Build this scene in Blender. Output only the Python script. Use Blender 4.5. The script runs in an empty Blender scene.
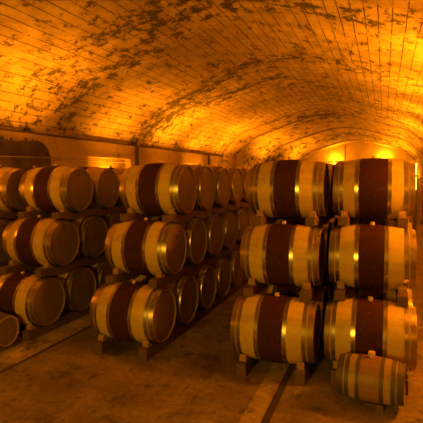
import bpy, bmesh, math, random
from mathutils import Vector, Matrix
random.seed(7)
PI = math.pi
scene = bpy.context.scene
COL = scene.collection

# ------------------------------------------------------------------ helpers
def link(name, me, mat, parent=None):
    o = bpy.data.objects.new(name, me)
    COL.objects.link(o)
    if mat and not me.materials:
        me.materials.append(mat)
    if parent:
        o.parent = parent
    return o

def obj(name, bm, mat, parent=None, smooth=False, uvfix=False):
    bmesh.ops.recalc_face_normals(bm, faces=bm.faces[:])
    me = bpy.data.meshes.new(name)
    bm.to_mesh(me); bm.free()
    if smooth:
        for p in me.polygons: p.use_smooth = True
        try: me.set_sharp_from_angle(angle=math.radians(35))
        except Exception: pass
    return link(name, me, mat, parent)

def empty(name, loc, rotz=0):
    o = bpy.data.objects.new(name, None); COL.objects.link(o)
    o.location = loc; o.rotation_euler = (0, 0, rotz); o.empty_display_size = .1
    return o

def tag(o, label=None, cat=None, group=None, kind=None):
    if label: o['label'] = label
    if cat: o['category'] = cat
    if group: o['group'] = group
    if kind: o['kind'] = kind
    return o

def add_box(bm, x0, x1, y0, y1, z0, z1):
    vs = [bm.verts.new((x, y, z)) for x in (x0, x1) for y in (y0, y1) for z in (z0, z1)]
    for f in ((0,1,3,2),(4,6,7,5),(0,4,5,1),(2,3,7,6),(0,2,6,4),(1,5,7,3)):
        bm.faces.new([vs[i] for i in f])

def bevel(bm, w, seg=2):
    bmesh.ops.bevel(bm, geom=[e for e in bm.edges], offset=w, segments=seg, affect='EDGES', profile=.5)

def revolve(bm, prof, seg=64, axis='X', closed=False, org=(0,0,0)):
    """prof: list of (s, r) along the axis; makes UV (angle, s)"""
    uvl = bm.loops.layers.uv.verify()
    rings = []
    for s, r in prof:
        ring = []
        for k in range(seg):
            a = 2*PI*k/seg
            c, d = r*math.cos(a), r*math.sin(a)
            p = {'X': (s, c, d), 'Y': (c, s, d), 'Z': (c, d, s)}[axis]
            ring.append(bm.verts.new((p[0]+org[0], p[1]+org[1], p[2]+org[2])))
        rings.append(ring)
    n = len(rings)
    for i in range(n if closed else n-1):
        A, B = rings[i], rings[(i+1) % n]
        for k in range(seg):
            k2 = (k+1) % seg
            f = bm.faces.new((A[k], A[k2], B[k2], B[k]))
            uu = (k/seg, (k+1)/seg, (k+1)/seg, k/seg)
            ss = (prof[i][0], prof[i][0], prof[(i+1) % n][0], prof[(i+1) % n][0])
            for l, u, s in zip(f.loops, uu, ss):
                l[uvl].uv = (u, s)
    return rings

def cap(bm, ring):
    bm.faces.new(ring)

def prism(bm, poly, x0, x1):
    """poly in (y,z) extruded along x"""
    a = [bm.verts.new((x0, y, z)) for y, z in poly]
    b = [bm.verts.new((x1, y, z)) for y, z in poly]
    bm.faces.new(a); bm.faces.new(b[::-1])
    n = len(poly)
    for i in range(n):
        j = (i+1) % n
        bm.faces.new((a[i], b[i], b[j], a[j]))

# ------------------------------------------------------------------ materials
class NT:
    def __init__(s, name, rough=.6, metal=0):
        s.m = bpy.data.materials.new(name); s.m.use_nodes = True
        s.t = s.m.node_tree; s.b = s.t.nodes['Principled BSDF']
        s.b.inputs['Roughness'].default_value = rough
        s.b.inputs['Metallic'].default_value = metal
        s.tc = s.t.nodes.new('ShaderNodeTexCoord')
    def n(s, typ, **kw):
        nd = s.t.nodes.new('ShaderNode'+typ)
        for k, v in kw.items():
            if k in nd.inputs: nd.inputs[k].default_value = v
            else: setattr(nd, k, v)
        return nd
    def l(s, a, b): s.t.links.new(a, b)
    def mapping(s, src, scale=(1,1,1), loc=(0,0,0)):
        mp = s.n('Mapping'); mp.inputs['Scale'].default_value = scale; mp.inputs['Location'].default_value = loc
        s.l(src, mp.inputs['Vector']); return mp.outputs[0]
    def noise(s, vec, scale, detail=4, rough=.55, dist=0):
        nd = s.n('TexNoise'); nd.inputs['Scale'].default_value = scale
        nd.inputs['Detail'].default_value = detail; nd.inputs['Roughness'].default_value = rough
        nd.inputs['Distortion'].default_value = dist
        s.l(vec, nd.inputs['Vector']); return nd.outputs[0]
    def ramp(s, fac, stops):
        r = s.n('ValToRGB'); e = r.color_ramp.elements
        while len(e) < len(stops): e.new(.5)
        for i, (p, c) in enumerate(stops):
            e[i].position = p
            e[i].color = (c, c, c, 1) if isinstance(c, (int, float)) else (*c, 1)
        s.l(fac, r.inputs[0]); return r.outputs[0]
    def math(s, op, a, b=None, clamp=False):
        nd = s.n('Math'); nd.operation = op; nd.use_clamp = clamp
        for i, v in enumerate((a, b)):
            if v is None: continue
            if isinstance(v, (int, float)): nd.inputs[i].default_value = v
            else: s.l(v, nd.inputs[i])
        return nd.outputs[0]
    def mix(s, fac, a, b, mode='MIX'):
        nd = s.n('Mix'); nd.data_type = 'RGBA'; nd.blend_type = mode
        for i, v in ((0, fac), (6, a), (7, b)):
            if isinstance(v, (int, float)): nd.inputs[i].default_value = v
            elif isinstance(v, tuple): nd.inputs[i].default_value = (*v, 1)
            else: s.l(v, nd.inputs[i])
        return nd.outputs[2]
    def col(s, c):
        if isinstance(c, tuple): s.b.inputs['Base Color'].default_value = (*c, 1)
        else: s.l(c, s.b.inputs['Base Color'])
    def bump(s, h, strength=.3, dist=.01):
        nd = s.n('Bump'); nd.inputs['Strength'].default_value = strength; nd.inputs['Distance'].default_value = dist
        s.l(h, nd.inputs['Height']); s.l(nd.outputs[0], s.b.inputs['Normal'])

def stave_material(name, c1, c2, n_staves, seam=.35, rough=.5, speck=0.):
    q = NT(name, rough)
    uv = s = q.n('SeparateXYZ'); q.l(q.tc.outputs['UV'], s.inputs[0])
    ang = q.math('MULTIPLY', s.outputs[0], n_staves)
    fl = q.math('FLOOR', ang)
    oi = q.n('ObjectInfo')
    wn = q.n('TexWhiteNoise'); wn.noise_dimensions = '2D'
    cb = q.n('CombineXYZ'); q.l(fl, cb.inputs[0]); q.l(oi.outputs['Random'], cb.inputs[1]); q.l(cb.outputs[0], wn.inputs['Vector'])
    grain = q.noise(q.mapping(q.tc.outputs['Object'], (3, 40, 40)), 1.5, 5, .6)
    f = q.math('ADD', q.math('MULTIPLY', wn.outputs[0], .4), q.math('MULTIPLY', grain, .7))
    base = q.mix(q.math('SUBTRACT', f, .05, True), c1, c2)
    fr = q.math('FRACT', ang)
    d = q.math('ABSOLUTE', q.math('SUBTRACT', fr, .5))
    line = q.ramp(d, [(.455, 0.), (.49, 1.)])
    base = q.mix(q.math('MULTIPLY', line, seam), base, (c1[0]*.25, c1[1]*.2, c1[2]*.2))
    dirt = q.ramp(q.noise(q.tc.outputs['Object'], 5, 6, .65), [(.52, 0.), (.72, 1.)])
    base = q.mix(q.math('MULTIPLY', dirt, .35), base, (c1[0]*.35, c1[1]*.3, c1[2]*.3))
    if speck:
        sp = q.ramp(q.noise(q.mapping(q.tc.outputs['Object'], (1, 1, 1), (5, 2, 1)), 45, 2, .5), [(.70, 0.), (.74, 1.)])
        base = q.mix(q.math('MULTIPLY', sp, speck), base, (.55, .35, .22))
    q.col(base); q.bump(q.math('SUBTRACT', grain, line), .15, .004)
    return q.m

def wood_material(name, c1, c2, scale=(25, 2, 25), rough=.7):
    q = NT(name, rough)
    g = q.noise(q.mapping(q.tc.outputs['Object'], scale), 1.6, 6, .6, .4)
    big = q.noise(q.tc.outputs['Object'], 2.5, 3)
    q.col(q.mix(q.math('MULTIPLY', q.math('ADD', g, big), .55, True), c1, c2)); q.bump(g, .35, .006)
    return q.m

M = {}
M['oak'] = stave_material('pale_oak_staves', (.44, .29, .055), (.64, .46, .115), 30, seam=.16)
M['stain'] = stave_material('wine_stained_oak', (.038, .009, .003), (.060, .0145, .005), 30, seam=.25, rough=.75, speck=.35)
M['stain'].node_tree.nodes['Principled BSDF'].inputs['Specular IOR Level'].default_value = .2
M['cask_oak'] = stave_material('small_cask_oak', (.25, .16, .06), (.40, .27, .10), 22, seam=.5)
M['cask_mid'] = stave_material('small_cask_stain', (.20, .10, .03), (.28, .15, .05), 22, seam=.5)

def head_material(name, c1, c2):
    q = NT(name, .6)
    s = q.n('SeparateXYZ'); q.l(q.tc.outputs['Object'], s.inputs[0])
    w = q.math('MULTIPLY', s.outputs[1], 11)
    oi = q.n('ObjectInfo')
    wn = q.n('TexWhiteNoise'); wn.noise_dimensions = '2D'
    cb = q.n('CombineXYZ'); q.l(q.math('FLOOR', w), cb.inputs[0]); q.l(oi.outputs['Random'], cb.inputs[1]); q.l(cb.outputs[0], wn.inputs['Vector'])
    g = q.noise(q.mapping(q.tc.outputs['Object'], (40, 40, 3)), 1.2, 5)
    base = q.mix(q.math('ADD', q.math('MULTIPLY', wn.outputs[0], .5), q.math('MULTIPLY', g, .5)), c1, c2)
    d = q.math('ABSOLUTE', q.math('SUBTRACT', q.math('FRACT', w), .5))
    line = q.ramp(d, [(.46, 0.), (.49, 1.)])
    base = q.mix(q.math('MULTIPLY', line, .45), base, (c1[0]*.3, c1[1]*.3, c1[2]*.3))
    q.col(base); q.bump(g, .12, .003)
    return q.m
M['head'] = head_material('oak_head_boards', (.14, .088, .032), (.21, .135, .05))
M['cask_head'] = head_material('cask_head_boards', (.085, .058, .024), (.13, .088, .035))

def hoop_material(name, c, rough, metal):
    q = NT(name, rough, metal)
    g = q.noise(q.tc.outputs['Object'], 5, 3, .5)
    rust = q.ramp(g, [(.45, 0.), (.7, 1.)])
    q.col(q.mix(q.math('MULTIPLY', rust, .35), c, (.14, .085, .05)))
    q.l(q.ramp(g, [(.35, rough-.06), (.7, rough+.1)]), q.b.inputs['Roughness'])
    return q.m
M['hoop'] = hoop_material('galvanised_hoop', (.44, .37, .27), .31, .95)
M['cask_hoop'] = hoop_material('dull_iron_hoop', (.12, .10, .07), .6, .7)
M['bung'] = wood_material('bung_wood', (.45, .30, .16), (.60, .42, .25))
M['plug'] = wood_material('head_plug', (.06, .03, .02), (.10, .05, .03))
M['end_grain'] = wood_material('dark_end_grain', (.17, .105, .038), (.26, .165, .06))
M['beam'] = wood_material('dark_rack_timber', (.07, .036, .02), (.15, .08, .04), (20, 1.5, 20))
M['wedge'] = wood_material('wedge_timber', (.22, .12, .05), (.36, .21, .10))
q = NT('dark_metal', .5, .6); q.col((.12, .10, .08)); M['metal'] = q.m
q = NT('pale_conduit', .6); q.col((.22, .18, .13)); M['conduit'] = q.m
LAMP = (1., .275, .003)
q = NT('glowing_glass', .4); q.col((.9, .7, .4))
q.b.inputs['Emission Color'].default_value = (1., .45, .03, 1); q.b.inputs['Emission Strength'].default_value = 9
M['glow'] = q.m

# vault plaster: UV = (arc length, y)
def vault_material(name, joints=True):
    q = NT(name, .85)
    uv = q.tc.outputs['UV']
    s = q.n('SeparateXYZ'); q.l(uv, s.inputs[0])
    big = q.noise(uv, .35, 4, .6)
    mid = q.noise(uv, 2.2, 6, .65)
    base = q.mix(q.ramp(mid, [(.38, 0.), (.62, 1.)]), (.22, .155, .085), (.38, .29, .17))
    base = q.mix(q.ramp(big, [(.4, 0.), (.65, .5)]), base, (.17, .11, .06))
    # mould blotches with ragged edges, in loose bands across the vault
    n1 = q.noise(q.mapping(uv, (3.0, 3.3, 1)), 1.0, 12, .78, .1)
    n2 = q.noise(q.mapping(uv, (.16, .42, 1), (3.1, 7.7, 0)), 1.0, 4, .55)
    blot = q.math('ADD', n1, q.math('MULTIPLY', q.math('SUBTRACT', n2, .5), .6))
    bm_ = q.ramp(blot, [(.55, 0.), (.585, 1.)])
    n3 = q.noise(q.mapping(uv, (4.2, 1.7, 1), (9, 1, 0)), 1.0, 10, .75)
    spots = q.ramp(n3, [(.56, 0.), (.595, 1.)])
    dark = q.math('MAXIMUM', q.math('MULTIPLY', bm_, .95), q.math('MULTIPLY', spots, .9))
    h = mid
    if joints:
        u = q.math('MULTIPLY', s.outputs[0], 1/.205)
        wob = q.noise(uv, 1.3, 2)
        u2 = q.math('ADD', u, q.math('MULTIPLY', wob, .12))
        d = q.math('ABSOLUTE', q.math('SUBTRACT', q.math('FRACT', u2), .5))
        ln = q.ramp(d, [(.440, 0.), (.462, 1.)])
        # each joint is broken up on its own along its length
        cb = q.n('CombineXYZ'); q.l(q.math('MULTIPLY', q.math('FLOOR', q.math('ADD', u2, .5)), 3.7), cb.inputs[0])
        q.l(q.math('MULTIPLY', s.outputs[1], .9), cb.inputs[1])
        br = q.ramp(q.noise(cb.outputs[0], 1.3, 8, .8), [(.44, 0.), (.50, 1.)])
        jl = q.math('MULTIPLY', ln, q.math('ADD', q.math('MULTIPLY', br, .9), .10))
        dark = q.math('MAXIMUM', dark, q.math('MULTIPLY', jl, .95))
    q.col(q.mix(dark, base, (.014, .008, .004)))
    q.bump(q.math('SUBTRACT', q.math('MULTIPLY', h, .5), dark), .35, .02)
    return q.m
M['vault'] = vault_material('board_marked_vault_plaster')
M['rings'] = vault_material('rough_arch_plaster', False)

def wall_material(name, a, b, stain, lo=.55, hi=.68):
    q = NT(name, .85)
    o = q.tc.outputs['Object']
    n = q.noise(o, 2.3, 8, .65)
    base = q.mix(n, a, b)
    st = q.ramp(q.noise(q.mapping(o, (1, 1, .6), (4, 4, 4)), 1.6, 9, .72), [(lo, 0.), (hi, 1.)])
    q.col(q.mix(q.math('MULTIPLY', st, .75), base, stain)); q.bump(q.math('SUBTRACT', n, st), .35, .02)
    return q.m
M['wall'] = wall_material('stained_wall_plaster', (.26, .18, .10), (.40, .29, .18), (.07, .04, .02))
M['mould'] = wall_material('mould_black_masonry', (.03, .017, .009), (.085, .048, .025), (.010, .006, .004), .45, .6)
M['endwall'] = wall_material('pale_end_wall', (.50, .38, .24), (.62, .50, .34), (.25, .16, .09), .6, .8)

def floor_material(name, a, b):
    q = NT(name, .8)
    o = q.tc.outputs['Object']
    n = q.noise(o, 1.1, 9, .68)
    f = q.noise(o, 14, 6, .7)
    base = q.mix(q.ramp(n, [(.40, 0.), (.60, 1.)]), a, b)
    base = q.mix(q.ramp(f, [(.42, 0.), (.66, .6)]), base, (a[0]*.5, a[1]*.5, a[2]*.45))
    st = q.ramp(q.noise(q.mapping(o, (1, 1, 1), (2, 8, 0)), 1.9, 10, .74, .3), [(.53, 0.), (.60, 1.)])
    base = q.mix(q.math('MULTIPLY', st, .65), base, (.045, .027, .013))
    sp = q.ramp(q.noise(q.mapping(o, (1, .6, 1), (6, 3, 0)), 7, 6, .7), [(.59, 0.), (.63, 1.)])
    base = q.mix(q.math('MULTIPLY', sp, .7), base, (.05, .03, .018))
    q.col(base); q.bump(q.math('SUBTRACT', f, q.math('MULTIPLY', st, .4)), .3, .012)
    q.l(q.ramp(n, [(.3, .6), (.7, .92)]), q.b.inputs['Roughness'])
    return q.m
M['floor'] = floor_material('worn_concrete', (.17, .12, .05), (.32, .232, .10))
M['strip'] = floor_material('gutter_concrete', (.32, .23, .10), (.50, .37, .17))
M['drain'] = floor_material('dark_drain', (.045, .028, .013), (.085, .053, .026))  # drain strip, darker brown than the gutter beside it
M['slab'] = floor_material('gutter_slab', (.46, .34, .17), (.64, .48, .25))
M['edge'] = floor_material('dark_slot', (.03, .018, .009), (.045, .027, .015))

# ------------------------------------------------------------------ setting
XL, XR, Y0, Y1, YE = -7.0, 1.85, -4.0, 19.5, 26.0
ZS, ZC = 3.25, 5.18
FULL = dict(ax=(XL+XR)/2, half=(XR-XL)/2, zs=ZS, zc=ZC)
LUN = dict(ax=-1.38, half=2.83, zs=3.0, zc=4.13)
SHAPE = [(0, .0), (.09, .30), (.19, .50), (.32, .615), (.50, .75), (.70, .895), (.86, .975), (1., 1.)]   # (distance in from the wall, height)
def shape_h(d):
    """smooth basket-handle curve through SHAPE; d = 0 at the wall, 1 on the axis"""
    d = max(0, min(1, d))
    pts = [(math.sqrt(a), b) for a, b in SHAPE]; q = math.sqrt(d)
    pts = [(-pts[1][0], -pts[1][1])]+pts+[(2-pts[-2][0], pts[-2][1])]
    for k in range(1, len(pts)-2):
        if q <= pts[k+1][0]+1e-9:
            (x0, y0), (x1, y1), (x2, y2), (x3, y3) = pts[k-1:k+3]
            t = (q-x1)/(x2-x1); m1 = (y2-y0)/(x2-x0)*(x2-x1); m2 = (y3-y1)/(x3-x1)*(x2-x1)
            return (2*t**3-3*t**2+1)*y1+(t**3-2*t**2+t)*m1+(-2*t**3+3*t**2)*y2+(t**3-t**2)*m2
    return 1.
def arch_profile(P, n=72, wall=False):
    pts = []
    for i in range(n+1):
        c = math.cos(PI*(1-i/n))
        pts.append((P['ax']+P['half']*c, P['zs']+(P['zc']-P['zs'])*shape_h(1-abs(c))))
    if wall: pts = [(pts[0][0], 0)]+pts+[(pts[-1][0], 0)]
    return pts
def lerpP(t): return {k: FULL[k]*(1-t)+LUN[k]*t for k in FULL}
def loft(bm, pa, ya, pb, yb, ny=1):
    uvl = bm.loops.layers.uv.verify()
    la = [0]
    for i in range(1, len(pa)): la.append(la[-1]+math.hypot(pa[i][0]-pa[i-1][0], pa[i][1]-pa[i-1][1]))
    rows = []
    for j in range(ny+1):
        t = j/ny
        rows.append([bm.verts.new((a[0]*(1-t)+b[0]*t, ya*(1-t)+yb*t, a[1]*(1-t)+b[1]*t)) for a, b in zip(pa, pb)])
    flat = abs(yb-ya) < 1e-4
    for j in range(ny):
        for i in range(len(pa)-1):
            f = bm.faces.new((rows[j][i], rows[j][i+1], rows[j+1][i+1], rows[j+1][i]))
            va = ya+(yb-ya)*j/ny; vb = ya+(yb-ya)*(j+1)/ny
            if flat: vb = va+.25
            for l, uv in zip(f.loops, ((la[i], va), (la[i+1], va), (la[i+1], vb), (la[i], vb))): l[uvl].uv = uv

bm = bmesh.new(); loft(bm, arch_profile(FULL), Y0, arch_profile(FULL), Y1, 1)
tag(obj('ceiling', bm, M['vault'], smooth=True), kind='structure')

# stepped arches closing the vault down to the end wall
steps = [(19.5, .03), (20.4, .20), (22.6, .56), (24.9, .95)]
bm = bmesh.new()
prev = arch_profile(FULL, wall=True)
for i, (y, t) in enumerate(steps):
    cur = arch_profile(lerpP(t), wall=True)
    loft(bm, prev, y, cur, y)
    y2 = steps[i+1][0] if i+1 < len(steps) else YE
    nxt = arch_profile(lerpP(([.16, .51, .92, 1.])[i]), wall=True)
    loft(bm, cur, y, nxt, y2, 2); prev = nxt
tag(obj('trim_arch', bm, M['rings'], smooth=True), kind='structure')

bm = bmesh.new(); add_box(bm, -6.2, 3.4, YE-.02, YE+.3, 0, 5.2)
tag(obj('wall_end', bm, M['endwall']), kind='structure')
bm = bmesh.new(); add_box(bm, -2.06, -2.03, YE-.035, YE-.02, 0, 4.2)
tag(obj('trim_joint', bm, M['edge']), kind='structure')
bm = bmesh.new(); add_box(bm, XL-.6, XR+.4, Y0-.3, Y0, 0, 5.4)
tag(obj('wall_back', bm, M['wall']), kind='structure')
bm = bmesh.new(); add_box(bm, XR, XR+.3, Y0, Y1+.0, 0, ZS+.05)
tag(obj('wall_right', bm, M['wall']), kind='structure')

# left wall with lit recesses
niches = [(9.47, 11.5), (15.1, 17.2)]
NZ0, NZ1 = 1.5, 2.83
bm = bmesh.new()
ys = [Y0]+[v for n in niches for v in n]+[Y1]
for i in range(len(ys)-1):
    a, b = ys[i], ys[i+1]
    if i % 2 == 0: add_box(bm, XL-.35, XL, a, b, 0, ZS+.05)
    else:
        add_box(bm, XL-.35, XL, a, b, 0, NZ0); add_box(bm, XL-.35, XL, a, b, NZ1, ZS+.05)
        add_box(bm, XL-.35, XL-.18, a, b, NZ0, NZ1)
tag(obj('wall_left', bm, M['wall']), kind='structure')
bm = bmesh.new(); add_box(bm, XL, XL+.03, Y0, Y1, ZS-.02, ZS+.02)
tag(obj('trim_cornice', bm, M['mould']), kind='structure')
for k, y in enumerate((11.75, 17.75)):
    bm = bmesh.new(); add_box(bm, XL, XL+.03, y, y+.2, 0, ZS-.02); bevel(bm, .01)
    tag(obj('trim_pilaster', bm, M['mould']), kind='structure')
# black masonry patch with a rounded, ragged top
poly = []
ya, yb, zt = 5.75, 8.05, 3.08
for i in range(60):
    y = ya+(yb-.35-ya)*i/59
    poly.append((y, zt-.02+.09*random.random()**3-.06*random.random()**4))
for i in range(1, 12):
    a = PI/2*(1-i/12)
    poly.append((yb-.35+.35*math.cos(a)+.02*random.random(), zt-.35+.35*math.sin(a)+.02*random.random()))
for i in range(20): poly.append((yb+.03*random.random(), zt-.36-(zt-.36)*i/19))
poly.append((ya, 0))
bm = bmesh.new(); prism(bm, poly, XL, XL+.03)
tag(obj('trim_patch', bm, M['mould']), kind='structure')

# floor profile with a drain slot under the near rack and one beside the left rack
FX0, FX1 = XL-.4, XR+.4
def floor_piece(name, x0, x1, mat, z1=0, kind='structure'):
    bm = bmesh.new(); add_box(bm, x0, x1, Y0-.3, YE+.3, -.2, z1)
    return tag(obj(name, bm, mat), kind=kind)
for k in range(16):
    y = 3.6+k*.62
    bm = bmesh.new(); add_box(bm, -4.52, -4.30, y, y+.30, 0, .016); bevel(bm, .003)
    tag(obj('trim_slab', bm, M['slab']), kind='structure')
floor_piece('floor', FX0, -4.62, M['floor'])
floor_piece('trim_gutter', -4.62, -4.20, M['strip'], .012)
floor_piece('trim_slot', -4.20, -4.14, M['edge'], -.005)
floor_piece('floor', -4.14, -1.22, M['floor'])
floor_piece('trim_gutter', -1.22, -1.03, M['strip'], -.004)
floor_piece('trim_slot', -1.03, -.95, M['drain'], -.006)
floor_piece('floor', -.95, FX1, M['floor'])

# ------------------------------------------------------------------ barrels
LH, RB, RH = .465, .386, .334
def rad(x): return RB-(RB-RH)*(x/LH)**2
def xs(a, b, n): return [a+(b-a)*i/n for i in range(n+1)]
BZ = .137          # half width of the stained band

def hoop_bm(x0, x1, f, th=.0032):
    bm = bmesh.new()
    prof = [(x, f(x)) for x in (x0, x1)] + [(x1, f(x1)+th), ((x0+x1)/2, f((x0+x1)/2)+th), (x0, f(x0)+th)]
    revolve(bm, prof, 72, closed=True)
    return bm

def make_barrel(plug, bz=.137):
    t = empty('barrel', (0, 0, 0))
    bm = bmesh.new()
    revolve(bm, [(x, rad(x)) for x in xs(bz, LH, 9)]+[(LH, RH-.009), (LH-.035, RH-.016)], 90)
    revolve(bm, [(x, rad(x)) for x in xs(-bz, -LH, 9)]+[(-LH, RH-.009), (-LH+.035, RH-.016)], 90)
    st = obj('staves', bm, M['oak'], t, True)
    st.data.materials.append(M['end_grain'])
    for p in st.data.polygons:
        if all(abs(st.data.vertices[v].co.x) > LH-1e-4 for v in p.vertices) or all(math.hypot(*st.data.vertices[v].co.yz) < RH-.005 for v in p.vertices): p.material_index = 1
    bm = bmesh.new(); revolve(bm, [(x, rad(x)+.0006) for x in xs(-bz, bz, 6)], 90)
    o = obj('stained_band', bm, M['stain'], t, True); o['label'] = 'dark red wine-stained band round the middle staves'
    for s in (-1, 1):
        bm = bmesh.new()
        r = revolve(bm, [(s*(LH-.045), RH-.012), (s*(LH-.022), RH-.0165), (s*(LH-.018), RH-.05)], 64)
        cap(bm, r[-1])
        h = obj('barrel_head', bm, M['head'], t)
        if plug and s == 1:
            bm = bmesh.new(); r = revolve(bm, [(LH-.024, .022), (LH-.012, .020)], 16, org=(0, 0, .225)); cap(bm, r[-1])
            obj('head_plug', bm, M['plug'], h)
        for a, b in ((.402, LH-.001), (.344, .392), (bz+.003, bz+.045)):
            obj('hoop', hoop_bm(*sorted((s*a, s*b)), rad), M['hoop'], t, True)
    bm = bmesh.new(); r = revolve(bm, [(RB-.006, .030), (RB+.034, .024)], 20, 'Z'); cap(bm, r[-1])
    obj('bung', bm, M['bung'], t, True)
    return t

def copy_tree(o):
    c = o.copy(); COL.objects.link(c)
    for ch in o.children:
        d = ch.copy(); COL.objects.link(d); d.parent = c
        for g in ch.children:
            e = g.copy(); COL.objects.link(e); e.parent = d
    return c

PITCH = .7886
Zs = [.487, 1.294, 2.095]
ST = [0, .3836, .7837]
ORD = ['front', 'second', 'third', 'fourth', 'fifth', 'sixth', 'seventh', 'eighth', 'ninth', 'tenth', 'eleventh', 'twelfth']
TIER = ['bottom', 'middle', 'top']
# name in words, X centre, Y of bottom front axis, number per tier
ROWS = [
 ('rightmost row', -.121, 5.2166, 5),
 ('row second from the right', -1.148, 5.0513, 5),
 ('row left of the open aisle', -3.082, 5.0611, 11),
 ('row at the left behind the small cask', -4.965, 5.0872, 5),
 ('farthest left row by the wall', -6.07, 5.0, 4),
]
GRP = 'stacked oak wine barrels'
EXTRA = {
 (0, 2): 'top barrel of rightmost stack, bright orange lamp glare on its right end',
 (0, 1): 'middle barrel of rightmost stack, red banded, side-on',
 (0, 0): 'bottom barrel of rightmost stack, partly hidden by the small cask',
 (1, 2): 'top barrel of the second stack from the right, side-on and red banded',
 (1, 1): 'middle barrel of the second stack from the right, bare dark bung gap above',
 (1, 0): 'bottom barrel of second stack from the right, above the floor drain slot',
 (2, 2): 'top front barrel of the stack left of the open aisle, speckled red band',
 (2, 1): 'middle front barrel of the stack left of the open aisle',
 (2, 0): 'bottom front barrel left of the open aisle, on two dark floor timbers',
 (3, 2): 'top front barrel of the left stack, below the black wall patch',
 (3, 1): 'middle front barrel of the left stack, orange glint on its left hoops',
 (3, 0): 'bottom front barrel of the left stack, behind the small cask',
}
EXTRA[(1, 1)] = 'middle barrel of the second stack from the right, side-on and red banded'
proto = {False: None, True: None}
rndo = random.Random(3)
def barrel(i, lv, k, loc):
    plug = (i, lv, k) in ((3, 1, 1), (3, 1, 0), (3, 2, 0)) or rndo.random() < .12
    if (i, lv, k) == (0, 2, 0): o = make_barrel(False, .163)
    elif proto[plug] is None: o = proto[plug] = make_barrel(plug)
    else: o = copy_tree(proto[plug])
    o.location = loc
    rx = rndo.uniform(-.06, .06)
    o.rotation_euler = (rx, 0, rndo.uniform(-.006, .006))
    if k == 0 and (i, lv) in EXTRA: lab = EXTRA[(i, lv)]
    else: lab = ('frontmost oak barrel' if k == 0 else ORD[k]+' oak barrel from the front')+', %s tier, %s' % (TIER[lv], ROWS[i][0])
    tag(o, lab, 'barrel', GRP)

RBEAM = .3755
def beam_profile(y0, y1, zb, zt, below, above):
    """(y,z) outline with scallops; below/above: lists of (yc, zc)"""
    n = int((y1-y0)/.025)
    ysm = [y0+(y1-y0)*j/n for j in range(n+1)]
    top, bot = [], []
    for y in ysm:
        z = zt
        for yc, zc in above:
            if abs(y-yc) < RBEAM: z = min(z, zc-math.sqrt(RBEAM**2-(y-yc)**2))
        top.append((y, z))
        z = zb
        for yc, zc in below:
            if abs(y-yc) < RBEAM: z = max(z, zc+math.sqrt(RBEAM**2-(y-yc)**2))
        bot.append((y, z))
    if not below: bot = [(y0, zb), (y1, zb)]
    return bot+top[::-1]

def timber(i, lv, s, X, poly, y0):
    lx = X+s*.33
    bm = bmesh.new(); prism(bm, [(y-y0, z) for y, z in poly], -.055, .055)
    o = obj('rack_beam', bm, M['beam']); o.location = (lx, y0, 0)
    side = 'left' if s < 0 else 'right'
    tag(o, 'dark timber under %s side of %s tier, %s' % (side, TIER[lv], ROWS[i][0]), 'beam', 'timber beams between the barrel tiers')
    return o

def wedge(i, lv, s, X, yc, zc, ztop):
    """chock on the beam in front of the barrel at yc"""
    R = RBEAM+.001
    pts = [(-.30, 0), (-.30, .045)]
    for j in range(9):
        y = -.275+(.275-.155)*j/8
        pts.append((y, zc-math.sqrt(R*R-y*y)-ztop-.002))
    pts = [p for p in pts if p[1] >= 0]+[(pts[-1][0], 0)]
    # front face height never above the barrel surface
    bm = bmesh.new(); prism(bm, [(y, max(z, 0)) for y, z in pts], -.04, .04)
    bmesh.ops.remove_doubles(bm, verts=bm.verts[:], dist=1e-4)
    o = obj('wooden_wedge', bm, M['wedge']); o.location = (X+s*.33, yc, ztop+.001)
    side = 'left' if s < 0 else 'right'
    tag(o, 'wooden wedge, %s side, front %s barrel, %s' % (side, TIER[lv], ROWS[i][0]), 'wedge', 'wedges before the front barrels')

for i, (nm, X, Y, N) in enumerate(ROWS):
    for lv in range(3):
        n = N-(lv > 0)*0
        for k in range(n): barrel(i, lv, k, (X, Y+ST[lv]+k*PITCH, Zs[lv]))
    for lv in range(3):
        above = [(Y+ST[lv]+k*PITCH, Zs[lv]) for k in range(N)]
        if lv == 0:
            y0, y1 = Y-.36, Y+(N-.5)*PITCH; zb, zt, below = 0.013 if False else 0., .152, []
        else:
            y0 = Y+ST[lv]-.46; y1 = Y+ST[lv]+(N-.55)*PITCH
            zm = (Zs[lv]+Zs[lv-1])/2; zb, zt = zm-.066, zm+.064
            below = [(Y+ST[lv-1]+k*PITCH, Zs[lv-1]) for k in range(N)]
        for s in (-1, 1):
            o = timber(i, lv, s, X, beam_profile(y0, y1, zb, zt, below, above), y0)
            if i < 4: wedge(i, lv, s, X, Y+ST[lv], Zs[lv], zt)

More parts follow.
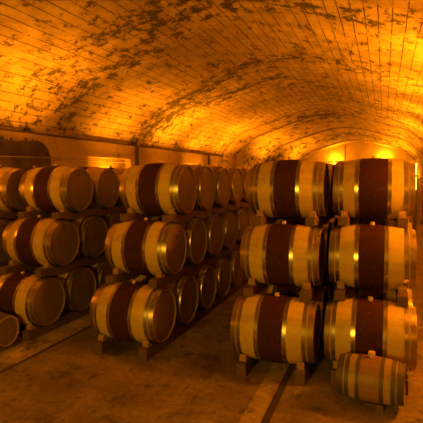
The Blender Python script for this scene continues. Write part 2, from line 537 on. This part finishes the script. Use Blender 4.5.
# ------------------------------------------------------------------ the two small casks
def make_cask(loc, rotz, L, rb, rh, label, pale, cradle_lab):
    t = empty('small_cask', loc, rotz)
    f = lambda x: rb-(rb-rh)*(x/L)**2
    zc = 0
    m1, m2 = (M['cask_oak'], M['cask_mid'])
    c = .30*L
    bm = bmesh.new()
    for s in (-1, 1):
        revolve(bm, [(s*x, f(x)) for x in xs(c, L, 8)]+[(s*L, rh-.016), (s*(L-.025), rh-.018)], 66)
    obj('staves', bm, m1, t, True)
    bm = bmesh.new(); revolve(bm, [(x, f(x)+.0005) for x in xs(-c, c, 6)], 66)
    o = obj('middle_staves', bm, m2, t, True); o['label'] = 'reddish brown stained middle staves'
    for s in (-1, 1):
        bm = bmesh.new(); r = revolve(bm, [(s*(L-.03), rh-.012), (s*(L-.017), rh-.035)], 48); cap(bm, r[-1])
        h = obj('cask_head', bm, M['cask_head'], t)
        if s == 1:
            bm = bmesh.new()
            add_box(bm, L-.018, L-.0155, -.10, .10, .008, .022); add_box(bm, L-.018, L-.0155, -.10, -.03, -.006, .004)
            o = obj('scribed_line', bm, M['plug'], h); o['label'] = 'dark handwritten line across the cask head'
        for a, b in ((L-.062, L-.001), (L-.115, L-.075), (.30*L, .30*L+.036)):
            obj('hoop', hoop_bm(*sorted((s*a, s*b)), f, .003), M['cask_hoop'], t, True)
    bm = bmesh.new(); r = revolve(bm, [(rb-.01, .022), (rb+.018, .022), (rb+.022, .034), (rb+.052, .032)], 24, 'Z'); cap(bm, r[-1])
    o = obj('bung', bm, M['bung'], t, True); o['label'] = 'pale wooden bung'
    return tag(t, label, 'barrel')

CL, CR = .305, .220
ck = make_cask((-.085, 4.53, .045+CR), -.09, .305, CR, .188, 'small oak cask with grey hoops standing alone on the floor at right', True, '')
make_cask((-4.93, 4.42, .02+.235), 0.02, .30, .235, .20, 'small cask at the left edge with a dark line on its head', True, '')
def cradle(loc, rotz, w, r, lift, label, dx, sides=(-1, 1)):
    t = empty('cask_stand', (loc[0], loc[1], 0), rotz); hw = .11
    for s in sides:
        bm = bmesh.new()
        R = r+.006; zc = lift+r
        pts = [(-hw, 0), (-hw, zc-math.sqrt(R*R-hw*hw))]
        for j in range(13):
            y = -hw+2*hw*(j+.5)/13
            pts.append((y, zc-math.sqrt(R*R-y*y)))
        pts += [(hw, zc-math.sqrt(R*R-hw*hw)), (hw, 0)]
        prism(bm, pts, s*dx-.035, s*dx+.035)
        obj('cradle_block', bm, M['beam'], t)
    bm = bmesh.new(); add_box(bm, -dx+.035, dx-.035, -.03, .03, 0, lift*.5)
    obj('cross_rail', bm, M['beam'], t)
    tag(t, label, 'stand')
cradle((-.085, 4.53), -.09, 0, CR, .045, 'low wooden block under the small cask at right', .09, (1,))
cradle((-4.93, 4.42), .02, 0, .238, .02, 'low stand under the small cask at the left edge', .06)

# ------------------------------------------------------------------ wall lights; side-wall ones are unseen, added for the glow they throw
def point(name, parent, loc, power, size=.10):
    L = bpy.data.lights.new(name, 'POINT'); L.energy = power*1.25; L.color = LAMP; L.shadow_soft_size = .22 if power > 500 else size
    o = bpy.data.objects.new(name, L); COL.objects.link(o); o.location = loc; o.parent = parent
    return o
def wall_lamp(x, y, z, s, power, glow, label, axis='x', tilt=22, spread=84):
    """s = +1: the wall is on the -x side, the lamp points to +x ; axis y for the end wall"""
    t = empty('wall_lamp', (x, y, z), {('x', 1): 0, ('x', -1): PI, ('y', -1): -PI/2}[(axis, s)])
    bm = bmesh.new(); add_box(bm, 0, .04, -.07, .07, -.10, .06); bevel(bm, .008)
    obj('back_plate', bm, M['metal'], t)
    bm = bmesh.new(); add_box(bm, .04, .13, -.012, .012, -.07, -.045); obj('bracket', bm, M['metal'], t)
    bm = bmesh.new(); r = revolve(bm, [(-.08, .025), (-.045, .045), (-.04, .075)], 24, 'Z', org=(.16, 0, 0)); cap(bm, r[0]); cap(bm, r[-1])
    obj('lamp_base', bm, M['metal'], t, True)
    bm = bmesh.new(); r = revolve(bm, [(-.04, .055), (0, .06), (.04, .05), (.065, .025)], 24, 'Z', org=(.16, 0, 0)); cap(bm, r[-1])
    obj('lamp_glass', bm, M['glow'], t, True)
    point('lamp_light', t, (.20, 0, .14), glow)
    if power <= 0: return tag(t, label, 'lamp')
    ln = 2.0 if axis == 'x' else .8
    bm = bmesh.new(); add_box(bm, .24, .36, -ln/2, ln/2, .06, .09); add_box(bm, .24, .25, -ln/2, ln/2, .09, .13); add_box(bm, .35, .36, -ln/2, ln/2, .09, .13)
    obj('light_trough', bm, M['metal'], t)
    bm = bmesh.new(); add_box(bm, .04, .24, -.02, .02, .065, .085); obj('trough_arm', bm, M['metal'], t)
    L = bpy.data.lights.new('lamp_uplight', 'AREA'); L.energy = power*(.125 if s > 0 else .18); L.color = LAMP
    L.shape = 'RECTANGLE'; L.size = .08; L.size_y = ln-.1; L.spread = math.radians(spread)
    o = bpy.data.objects.new('lamp_uplight', L); COL.objects.link(o); o.location = (.30, 0, .12); o.parent = t
    o.rotation_euler = (0, PI+math.radians(tilt), 0)
    tag(t, label, 'lamp')
for y, lab, up, pt, tl in (
        (-.8, 'unseen orange wall lamp on the left wall beside the camera end', 60, 60, 5),
        (4.2, 'unseen orange wall lamp on the left wall before the black masonry patch', 250, 110, 20),
        (6.7, 'unseen orange uplight on the left wall under the black masonry patch', 900, 8, 20),
        (10.5, 'unseen orange wall lamp in the lit recess behind the left rows', 700, 110, 18),
        (13.4, 'unseen orange uplight on the left wall past the first dark pilaster', 1300, 30, 20),
        (16.2, 'unseen orange wall lamp in the farther recess behind the left rows', 900, 120, 20),
        (18.6, 'unseen orange uplight on the left wall near the far arch', 1200, 40, 20)):
    deep = -.18 if any(a < y < b for a, b in niches) else 0
    wall_lamp(XL+deep, y, 2.15, 1, up, pt, lab, tilt=tl)
for y, lab, up, pt, tl in (
        (.9, 'unseen orange wall lamp on the right wall near the camera end', 100, 150, 30),
        (5.35, 'unseen orange wall lamp on the right wall beside the rightmost row', 250, 560, 15),
        (8.6, 'unseen orange uplight on the right wall past the rightmost front stack', 1300, 30, 24),
        (11.8, 'unseen orange wall lamp on the right wall half way down', 1300, 40, 24),
        (15.2, 'unseen orange uplight on the right wall past the half way point', 900, 120, 20),
        (18.6, 'unseen orange wall lamp on the right wall near the far arch', 1200, 60, 18)):
    wall_lamp(XR, y, 2.25, -1, up, pt, lab, tilt=tl)
for x, y, sd, lab in ((-6.0, 21.5, 1, 'added orange lamp on the left inside the first far arch'), (-4.93, 23.9, 1, 'added orange lamp on the left inside the second far arch'),
                      (1.48, 21.5, -1, 'added orange lamp on the right inside the first far arch'), (1.40, 23.9, -1, 'added orange lamp on the right inside the second far arch')):
    wall_lamp(x, y, 2.15, sd, 800 if sd > 0 else 560, 50, lab, tilt=20)  # added lamps, only there to brighten the stepped arches
wall_lamp(-2.55, YE-.02, 3.0, -1, 110, 110, 'left of two glowing lamps on the pale end wall', 'y')
wall_lamp(0., YE-.02, 3.05, -1, 110, 110, 'right of two glowing lamps on the pale end wall', 'y')

# ------------------------------------------------------------------ unseen work light, added behind the camera to light the barrel fronts
def flood(x, y, z, target, power, size, label, col=(1., .50, .02)):
    t = empty('added_work_light', (x, y, 0))
    d = Vector(target)-Vector((x, y, z)); 
    bm = bmesh.new(); revolve(bm, [(.02, .02), (z-.08, .02)], 12, 'Z'); obj('stand_pole', bm, M['metal'], t, True)
    bm = bmesh.new()
    for k in range(3):
        a = 2*PI*k/3
        add_box(bm, -.012+.25*math.cos(a)-.02, .012+.25*math.cos(a)+.02, .25*math.sin(a)-.03, .25*math.sin(a)+.03, 0, .02)
        v = [bm.verts.new(p) for p in ((.02*math.cos(a), .02*math.sin(a), .3), (.25*math.cos(a)+.02, .25*math.sin(a), .01), (.25*math.cos(a)-.02, .25*math.sin(a), .01))]
        bm.faces.new(v)
    obj('stand_feet', bm, M['metal'], t)
    hd = empty('lamp_head', (0, 0, z)); hd.parent = t
    hd.rotation_euler = d.to_track_quat('-Z', 'Y').to_euler()
    bm = bmesh.new(); add_box(bm, -.16, .16, -.10, .10, .02, .10); bevel(bm, .01); obj('housing', bm, M['metal'], hd)
    L = bpy.data.lights.new('lamp_light', 'SPOT'); L.energy = power; L.color = col; L.shadow_soft_size = size
    L.spot_size = math.radians(100); L.spot_blend = .9
    o = bpy.data.objects.new('lamp_light', L); COL.objects.link(o); o.parent = hd; o.location = (0, 0, -.03)
    tag(t, label, 'lamp')
flood(-1.8, -2.6, 2.35, (-2.2, 5, 1.45), 950, .3, 'added work light on a stand, unseen behind the camera')

# ------------------------------------------------------------------ conduit along the left wall
def tube(name, pts, r, mat):
    cu = bpy.data.curves.new(name, 'CURVE'); cu.dimensions = '3D'; cu.bevel_depth = r; cu.bevel_resolution = 3
    sp = cu.splines.new('POLY'); sp.points.add(len(pts)-1)
    for p, c in zip(sp.points, pts): p.co = (*c, 1)
    tmp = bpy.data.objects.new(name, cu); COL.objects.link(tmp); bpy.context.view_layer.update()
    me = bpy.data.meshes.new_from_object(tmp.evaluated_get(bpy.context.evaluated_depsgraph_get()))
    bpy.data.objects.remove(tmp); bpy.data.curves.remove(cu)
    me.materials.clear(); return link(name, me, mat)
o = tube('conduit', [(XL+.036, y, 2.735+.01*math.sin(y*1.7)) for y in [Y0+.1+(11.7-Y0-.1)*i/40 for i in range(41)]], .011, M['conduit'])
tag(o, 'thin pale conduit running along the left wall above the barrels', 'pipe')
# tube lamp on the right side near the far arch
t = empty('strip_lamp', (1.16, 19.2, 0))
bm = bmesh.new(); add_box(bm, -.07, .07, -.03, .05, 0, 2.95); bevel(bm, .01); obj('lamp_housing', bm, M['metal'], t)
for za, zb in ((1.72, 2.22), (2.30, 2.75)):
    bm = bmesh.new(); r = revolve(bm, [(za, .02), (zb, .02)], 16, 'Z', org=(0, -.07, 0)); cap(bm, r[0]); cap(bm, r[-1])
    obj('lamp_tube', bm, M['glow'], t, True)
tag(t, 'tall dark post with two upright glowing slits at far right', 'lamp')

# ------------------------------------------------------------------ camera
f, yaw, pit, H, roll = 445.91, .3692, .0742, 2.249, -.011
R = Vector((math.cos(yaw), math.sin(yaw), 0))
F = Vector((-math.sin(yaw)*math.cos(pit), math.cos(yaw)*math.cos(pit), -math.sin(pit)))
U = Vector((-math.sin(yaw)*math.sin(pit), math.cos(yaw)*math.sin(pit), math.cos(pit)))
cx = R*math.cos(roll)+U*math.sin(roll); cy = -R*math.sin(roll)+U*math.cos(roll)
cam = bpy.data.cameras.new('camera'); co = bpy.data.objects.new('camera', cam); COL.objects.link(co)
cam.sensor_width = 36; cam.lens = 36*f/423
co.matrix_world = Matrix(((cx.x, cy.x, -F.x, 0), (cx.y, cy.y, -F.y, 0), (cx.z, cy.z, -F.z, H), (0, 0, 0, 1)))
scene.camera = co
w = bpy.data.worlds.new('world'); scene.world = w; w.use_nodes = True
w.node_tree.nodes['Background'].inputs[0].default_value = (1, .4, .05, 1)
w.node_tree.nodes['Background'].inputs[1].default_value = .01
vs = scene.view_settings
vs.view_transform = 'Standard'; vs.look = 'None'; vs.gamma = 1; vs.exposure = -.12
